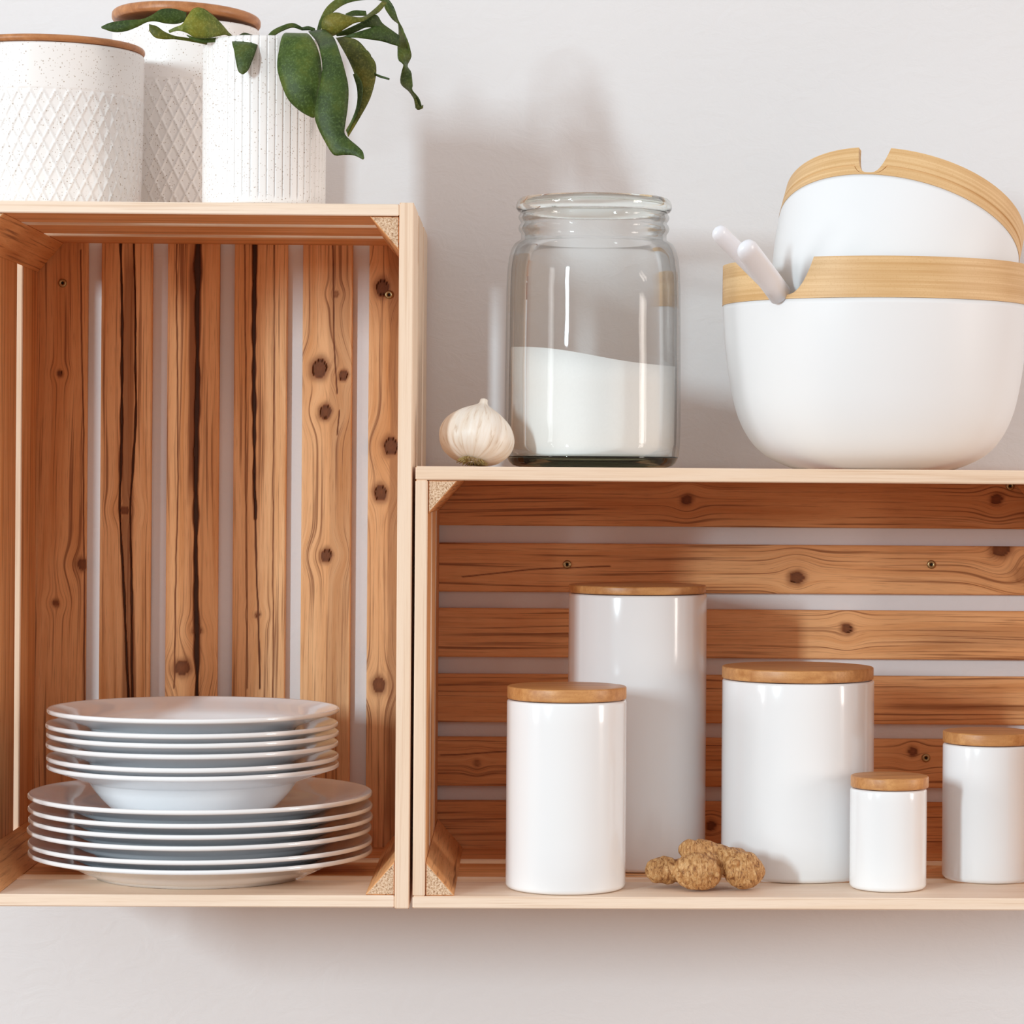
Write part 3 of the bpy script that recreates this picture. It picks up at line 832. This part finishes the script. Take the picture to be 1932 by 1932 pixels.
# ------------------------------------------------------------------ glass jar with sugar
JY = 0.105
kj = mpp(JY)
jc = at(1119, 650, JY)
jar = thing('glass_jar', (jc.x, JY, RTOP + E), 'large open clear glass jar half filled with white sugar', 'jar')
def jp(a, y): return (a * kj, max(0.0, Z_at(1119, y, JY) - RTOP))
outer = [jp(*p) for p in ((162.5, 862), (165, 840), (166, 800), (165.5, 700), (164.5, 600), (164, 545), (162.5, 512), (159.5, 488), (155, 472), (149, 462), (142, 457.5), (138, 455), (137, 450), (137, 443), (140.5, 439), (142.5, 433), (140.5, 427), (137.5, 424), (137.5, 421), (140.5, 417), (142.5, 412), (140, 406), (138, 403))]
th = 0.0028
inner = [(r - th, z) for r, z in outer[::-1]]
body = obj('body', lathe_bm(outer + inner, 128, close=True), M['glass'], jar)
rim = [jp(*p) for p in ((137, 402.5), (143, 401), (146.5, 396), (147, 389), (145, 382), (140, 377), (134, 377.5), (131, 384), (131, 396), (133, 402.5))]
rm = obj('rim', lathe_bm(rim, 128, close=True), M['glass_rim'], jar)
tag(rm, 'thick greenish glass rim')
zb = outer[0][1] - 0.0002
base = [(0, 0.0035), (110 * kj, 0.0022), (122 * kj, 0.0), (138 * kj, 0.0002), (150 * kj, 0.0014), (157 * kj, 0.0038), (161 * kj, zb - 0.001), (162.5 * kj, zb), (162.5 * kj - th, zb), (154 * kj, 0.0070), (146 * kj, 0.0052), (110 * kj, 0.0046), (0, 0.0058)]
bs = obj('base', lathe_bm(base, 128), M['glass_base'], jar)
tag(bs, 'thick dark green glass base')
# sugar
bm = bmesh.new()
rs_ = 164 * kj - th - 0.0007
zhi = Z_at(1119, 672, JY) - RTOP
def sug_r(z):
    zz = [0.0062, 0.0072, 0.0085, 0.012, 0.018, 0.2]; rr = [120 * kj, 142 * kj, 150 * kj, rs_ - 0.0018, rs_ - 0.0004, rs_]
    return float(np.interp(z, zz, rr))
seg = 96; rows_ = []
zlev = [0.0063, 0.0072, 0.0085, 0.010, 0.012, 0.018, 0.04, 0.06]
for z in zlev:
    rows_.append([bm.verts.new((sug_r(z) * math.cos(2 * PI * k / seg), sug_r(z) * math.sin(2 * PI * k / seg), z)) for k in range(seg)])
def sug_top(x, y):
    return zhi - 0.105 * x + 0.0016 * math.cos((x + 0.035) * 48) - 0.0012 + 0.02 * (y / rs_) * 0.05
for f_ in (1.0, 0.97, 0.9, 0.75, 0.55, 0.3):
    rows_.append([bm.verts.new((rs_ * f_ * math.cos(2 * PI * k / seg), rs_ * f_ * math.sin(2 * PI * k / seg), sug_top(rs_ * f_ * math.cos(2 * PI * k / seg), rs_ * f_ * math.sin(2 * PI * k / seg)))) for k in range(seg)])
for a, b in zip(rows_[:-1], rows_[1:]):
    for k in range(seg): bm.faces.new((a[k], a[(k + 1) % seg], b[(k + 1) % seg], b[k]))
c0 = bm.verts.new((0, 0, 0.0063)); c1 = bm.verts.new((0, 0, sug_top(0, 0)))
for k in range(seg):
    bm.faces.new((c0, rows_[0][(k + 1) % seg], rows_[0][k])); bm.faces.new((c1, rows_[-1][k], rows_[-1][(k + 1) % seg]))
sg = obj('sugar', bm, M['sugar'])
sg.location = jar.location
tag(sg, 'white sugar heaped inside the glass jar', 'sugar', kind='stuff')

# ------------------------------------------------------------------ garlic
GY = 0.052
kg = mpp(GY)
gc = at(901, 826, GY)
gz = gc.z - RTOP
Rg = 70 * kg
bm = bmesh.new()
seg, nrow = 120, 48
hg = 120 * kg
prof_t = [(-0.02, 0.0), (0.0, 0.16), (0.02, 0.45), (0.10, 0.78), (0.22, 0.95), (0.36, 1.0), (0.50, 0.955), (0.64, 0.83), (0.76, 0.62), (0.86, 0.37), (0.93, 0.19), (0.98, 0.115), (1.04, 0.10), (1.06, 0.0)]
PT = catmull([(a, b) for a, b in prof_t], nrow)
rows_ = []
for (t, r) in PT:
    r = max(r, 0.0)
    row = []
    for k in range(seg):
        th_ = 2 * PI * k / seg
        lob = 0.055 * (abs(math.cos(2.5 * th_ + 0.4)) ** 0.6 - 0.6) * math.sin(PI * min(1, max(0, t))) * 1.4 + 0.012 * math.sin(11 * th_ + 3 * t)
        rr = Rg * r * (1 + lob)
        off = 0.05 * Rg * max(0, t - 0.6)
        row.append(bm.verts.new((rr * math.cos(th_) + off, rr * math.sin(th_), (t - 0.5) * hg)))
    rows_.append(row)
for a, b in zip(rows_[:-1], rows_[1:]):
    for k in range(seg): bm.faces.new((a[k], a[(k + 1) % seg], b[(k + 1) % seg], b[k]))
bm.faces.new(rows_[0][::-1]); bm.faces.new(rows_[-1])
tilt = Matrix.Rotation(math.radians(-20), 3, 'X') @ Matrix.Rotation(math.radians(9), 3, 'Y')
bmesh.ops.rotate(bm, verts=bm.verts[:], cent=(0, 0, 0), matrix=tilt)
zmin = min(v.co.z for v in bm.verts)
garlic = thing('garlic_bulb', (gc.x, GY, RTOP + E), 'white garlic bulb with dry roots beside the glass jar', 'garlic')
bmesh.ops.translate(bm, verts=bm.verts[:], vec=(0, 0, -zmin))
gb = obj('bulb', bm, M['garlic'], garlic)
at_ = gb.data.attributes.new('wood', 'FLOAT_VECTOR', 'POINT')
arr = np.zeros((len(gb.data.vertices), 3), np.float32)
kk = 0
for (t, r) in PT:
    for k in range(seg):
        th_ = 2 * PI * k / seg
        arr[kk] = (min(th_, 2 * PI - th_) + (5 if th_ > PI else 0), t * 3, 0); kk += 1
at_.data.foreach_set('vector', arr.ravel())
bm = bmesh.new()
rr_ = random.Random(3)
for k in range(130):
    a0 = rr_.uniform(0, 2 * PI); q = Rg * 0.34 * math.sqrt(rr_.random())
    p0 = Vector((q * math.cos(a0), q * math.sin(a0), -0.505 * hg))
    d = Vector((math.cos(a0) * 0.9 + rr_.uniform(-.4, .4), math.sin(a0) * 0.9 + rr_.uniform(-.4, .4), -0.55)).normalized()
    p1 = p0 + d * rr_.uniform(0.0020, 0.0050)
    p0, p1 = tilt @ p0, tilt @ p1
    p0.z -= zmin; p1.z = max(0.0006, p1.z - zmin)
    n1 = (p1 - p0).normalized(); s1 = n1.orthogonal().normalized(); s2 = n1.cross(s1)
    A = [bm.verts.new(p0 + (s1 * math.cos(w) + s2 * math.sin(w)) * 0.00045) for w in (0, 2.1, 4.2)]
    B = [bm.verts.new(p1 + (s1 * math.cos(w) + s2 * math.sin(w)) * 0.00025) for w in (0, 2.1, 4.2)]
    for i in range(3): bm.faces.new((A[i], A[(i + 1) % 3], B[(i + 1) % 3], B[i]))
    bm.faces.new(B)
rt_o = obj('roots', bm, M['root'], garlic)
tag(rt_o, 'dry brown root tuft')

# ------------------------------------------------------------------ bowls
def bowl_body(pr, th, seg=128):
    """pr outer profile (r, z) from the foot to the band; a shell of thickness th"""
    inner = [(max(r - th, 0.0), z + (th if i < 3 else th * 0.3)) for i, (r, z) in enumerate(pr)]
    inner[-1] = (pr[-1][0] - th, pr[-1][1])
    return lathe_bm([(0, pr[0][1])] + pr + inner[::-1] + [(0, pr[0][1] + th)], seg)
def band_bm(r0, r1, z0, z1, th, th_l, th_r, floor_frac, seg=220, groove=None, power=3.2):
    """ring of laminated bamboo with a U-shaped notch between angles th_l and th_r (0 = towards -Y, positive to +X)"""
    bm = bmesh.new()
    angs = list(np.linspace(th_r, th_l + 2 * PI, seg))
    hs_ = [1.0] * len(angs)
    nn = 26
    s = np.linspace(0, 1, nn)
    for q in s:
        x = 2 * q - 1
        hgt = floor_frac + (1 - floor_frac) * abs(x) ** power
        angs.append(th_l + (th_r - th_l) * q); hs_.append(hgt)
    rows_o = []
    lev = np.linspace(0, 1, 9) if groove is None else np.array([0, .15, groove - .035, groove - .012, groove + .012, groove + .035, .5, .75, 1.0])
    cut = [0.0] * 9 if groove is None else [0, 0, 0.0, .0008, .0008, 0.0, 0, 0, 0]
    for a, hh in zip(angs, hs_):
        col = []
        dx, dy = math.sin(a), -math.cos(a)
        for l, cc in zip(lev, cut):
            f_ = l * hh; r = r0 + (r1 - r0) * f_ - cc
            col.append((r * dx, r * dy, z0 + (z1 - z0) * f_))
        for l in lev[::-1]:
            f_ = l * hh; r = r0 + (r1 - r0) * f_ - th
            col.append((r * dx, r * dy, z0 + (z1 - z0) * f_))
        rows_o.append([bm.verts.new(c) for c in col])
    n = len(rows_o)
    for i in range(n):
        a, b = rows_o[i], rows_o[(i + 1) % n]
        m = len(a)
        for j in range(m):
            bm.faces.new((a[j], b[j], b[(j + 1) % m], a[(j + 1) % m]))
    bmesh.ops.remove_doubles(bm, verts=bm.verts[:], dist=1e-6)
    return bm
BY = 0.128
kb = mpp(BY)
bcx = 1650
bc = at(bcx, 700, BY)
big = thing('salad_bowl', (bc.x, BY, RTOP + E), 'large white salad bowl with bamboo rim on the lying crate', 'bowl', 'white bowls with bamboo rims')
def bp_(a, y): return (a * kb, max(0.0, Z_at(bcx, y, BY) - RTOP - E))
pr = [bp_(*p) for p in ((150, 886), (176, 876), (205, 861), (230, 838), (250, 806), (264, 768), (274, 720), (281, 670), (285.5, 620), (287.5, 579))]
pr[0] = (pr[0][0], 0.0)
PR = [tuple(x) for x in catmull(pr, 40)]
PR = [(r, max(z, 0)) for r, z in PR]
obj('body', bowl_body(PR, 0.004), M['melamine'], big)
zb0 = PR[-1][1] + 0.0002; zb1 = Z_at(bcx, 505, BY) - RTOP
bd = obj('bamboo_band', band_bm(288.5 * kb, 288 * kb, zb0, zb1, 0.005, math.asin((1424 - bcx) / 288), math.asin((1509 - bcx) / 288), 0.10, power=2.3), M['band'], big)
set_smooth_by_angle(bd, 35); tag(bd, 'pale bamboo rim band with a notch')
# upper bowl, tipped back and to the right inside the big one
UY = 0.143
ku = mpp(UY)
uc = at(1706, 407, UY)
Ru = 229 * ku
alpha, beta = math.radians(24), math.radians(15.5)
rotm = Matrix.Rotation(beta, 4, 'Y') @ Matrix.Rotation(-alpha, 4, 'X')
hu = 0.118
up_pr = [(r / PR[-1][0] * Ru, z / PR[-1][1] * hu * 0.80) for r, z in PR]
small = thing('salad_bowl', (0, 0, 0), 'smaller white bowl with bamboo rim tipped inside the large salad bowl', 'bowl', 'white bowls with bamboo rims')
small.matrix_world = Matrix.Translation(uc) @ rotm @ Matrix.Translation((0, 0, -hu))
obj('body', bowl_body(up_pr, 0.0035), M['melamine'], small)
tl, trr = math.radians(-35), math.radians(-19.5)
bd = obj('bamboo_band', band_bm(Ru * 1.003, Ru * 1.0, hu * 0.802, hu, 0.0045, tl, trr, 0.06, groove=0.33), M['band'], small)
set_smooth_by_angle(bd, 35); tag(bd, 'pale bamboo rim band with a notch')

# ------------------------------------------------------------------ salad servers
def server(tip, foot, wpx, label):
    d = (foot - tip)
    ln = d.length
    zax = -d.normalized()
    side = zax.cross(Vector((0, -1, 0))).normalized()
    fr = side.cross(zax)
    Mr = Matrix((side, fr, zax)).transposed().to_4x4()
    w = wpx * kb / 2
    bm = bmesh.new()
    segs = 20; rows_ = []
    st = [(0, 1.0), (0.3, 1.0), (0.6, 0.98), (0.85, 0.95), (1 - w * 0.8 / ln, 0.94), (1 - w * 0.35 / ln, 0.78), (1 - w * 0.08 / ln, 0.45), (1.0, 0.15)]
    for t, s in st:
        rows_.append([bm.verts.new((w * s * math.cos(2 * PI * k / segs), w * 0.72 * s * math.sin(2 * PI * k / segs), t * ln)) for k in range(segs)])
    for a, b in zip(rows_[:-1], rows_[1:]):
        for k in range(segs): bm.faces.new((a[k], a[(k + 1) % segs], b[(k + 1) % segs], b[k]))
    bm.faces.new(rows_[0][::-1]); bm.faces.new(rows_[-1])
    o = obj('salad_server', bm, M['plastic'])
    o.matrix_world = Matrix.Translation(foot) @ Mr
    tag(o, label, 'salad server', 'salad servers in the large bowl')
    return o
server(at(1402, 461, -0.006), at(1472, 556, 0.046), 43, 'white salad server handle resting in the notch of the large bowl')
server(at(1350, 433, 0.012), at(1470, 553, 0.070), 34, 'white salad server handle reaching furthest left, behind the other handle')

# ------------------------------------------------------------------ ginger
gp = on_z(1330, 1676, RFLOOR)
ging_o = Vector((gp.x, gp.y + 0.012, RFLOOR + E))
bm = bmesh.new()
def blob(px, py, Y, rx, ry, rz, rot=0.0):
    c = at(px, py, Y) - ging_o
    mt = Matrix.Translation(c) @ Matrix.Rotation(rot, 4, 'Y') @ Matrix.Diagonal((1.07 * rx * mpp(Y), 1.07 * ry * mpp(Y), 1.07 * rz * mpp(Y), 1))
    bmesh.ops.create_icosphere(bm, subdivisions=4, radius=1.0, matrix=mt)
blob(1316, 1648, 0.032, 43, 40, 33, 0.15)
blob(1330, 1632, 0.045, 34, 36, 26)
blob(1402, 1644, 0.036, 38, 40, 33, 0.3)
blob(1424, 1648, 0.034, 19, 22, 20)
blob(1386, 1630, 0.045, 34, 32, 26, 0.3)
blob(1360, 1620, 0.052, 34, 26, 22, 0.35)
blob(1332, 1610, 0.050, 32, 24, 20, 0.3)
blob(1304, 1607, 0.046, 23, 24, 18, 0.1)
blob(1256, 1645, 0.047, 32, 30, 24, 0.1)
blob(1240, 1646, 0.044, 21, 25, 22, -0.2)
blob(1284, 1645, 0.052, 36, 28, 21)
blob(1434, 1645, 0.034, 9, 10, 12)
for nx, ny, nY, nr in ((1281, 1652, 0.020, 6), (1337, 1653, 0.0155, 5), (1352, 1652, 0.018, 5.5), (1376, 1656, 0.024, 6), (1388, 1632, 0.022, 7), (1424, 1650, 0.024, 7), (1240, 1650, 0.036, 5), (1292, 1612, 0.037, 5)):
    blob(nx, ny, nY, nr, nr, nr)
zmin = min(v.co.z for v in bm.verts)
for v in bm.verts: v.co.z = max(v.co.z, 0.0)
gg = obj('ginger_root', bm, M['ginger'])
gg.location = ging_o + Vector((0, 0, 0.0011))
md = gg.modifiers.new('merge', 'REMESH'); md.mode = 'VOXEL'; md.voxel_size = 0.0009; md.use_smooth_shade = True
md = gg.modifiers.new('soften', 'SMOOTH'); md.iterations = 6; md.factor = 0.5
tx = bpy.data.textures.new('ginger_lumps', 'CLOUDS'); tx.noise_scale = 0.007; tx.noise_depth = 2
md = gg.modifiers.new('lumps', 'DISPLACE'); md.texture = tx; md.strength = 0.0022; md.mid_level = 0.5; md.texture_coords = 'LOCAL'
tag(gg, 'knobbly brown ginger root lying between the white canisters', 'ginger')

# ------------------------------------------------------------------ light
def area(name, loc, target, sx, sy, power, col):
    ld = bpy.data.lights.new(name, 'AREA'); ld.shape = 'RECTANGLE'; ld.size = sx; ld.size_y = sy
    ld.energy = power; ld.color = col
    o = bpy.data.objects.new(name, ld); COL.objects.link(o)
    o.location = loc
    o.rotation_euler = (Vector(target) - Vector(loc)).to_track_quat('-Z', 'Y').to_euler()
    return o
area('window_light', (-3.75, -5.0, H + 1.02), (0, 0.1, H - 0.05), 0.34, 1.15, 212, (0.74, 0.92, 1.0))
area('side_window_light', (3.3, -1.2, H + 0.25), (0, 0.1, H), 0.5, 1.2, 34, (1.0, 0.90, 0.82))
area('soft_window_light', (-2.3, -1.22, H + 0.22), (0, 0.05, H + 0.05), 0.42, 0.95, 14, (0.96, 0.98, 1.0))
w = bpy.data.worlds.new('room'); scene.world = w; w.use_nodes = True
nt = w.node_tree
bg = nt.nodes['Background']
tc = N(nt, 'ShaderNodeTexCoord'); sp = N(nt, 'ShaderNodeSeparateXYZ'); L(nt, tc.outputs['Generated'], sp.inputs[0])
hz = math_n(nt, 'ADD', math_n(nt, 'MULTIPLY', sp.outputs[2], 0.5), 0.5)
L(nt, ramp(nt, hz, [(0.15, (0.50, 0.38, 0.31)), (0.5, (0.90, 0.795, 0.735)), (0.85, (1.0, 0.95, 0.94))]), bg.inputs[0])
bg.inputs[1].default_value = 0.745

vs = scene.view_settings
vs.view_transform = 'Standard'; vs.look = 'None'; vs.gamma = 1.0; vs.use_curve_mapping = False
vs.exposure = 0.0
scene.cycles.max_bounces = 14
scene.cycles.diffuse_bounces = 12
scene.cycles.transmission_bounces = 12
scene.cycles.transparent_max_bounces = 16
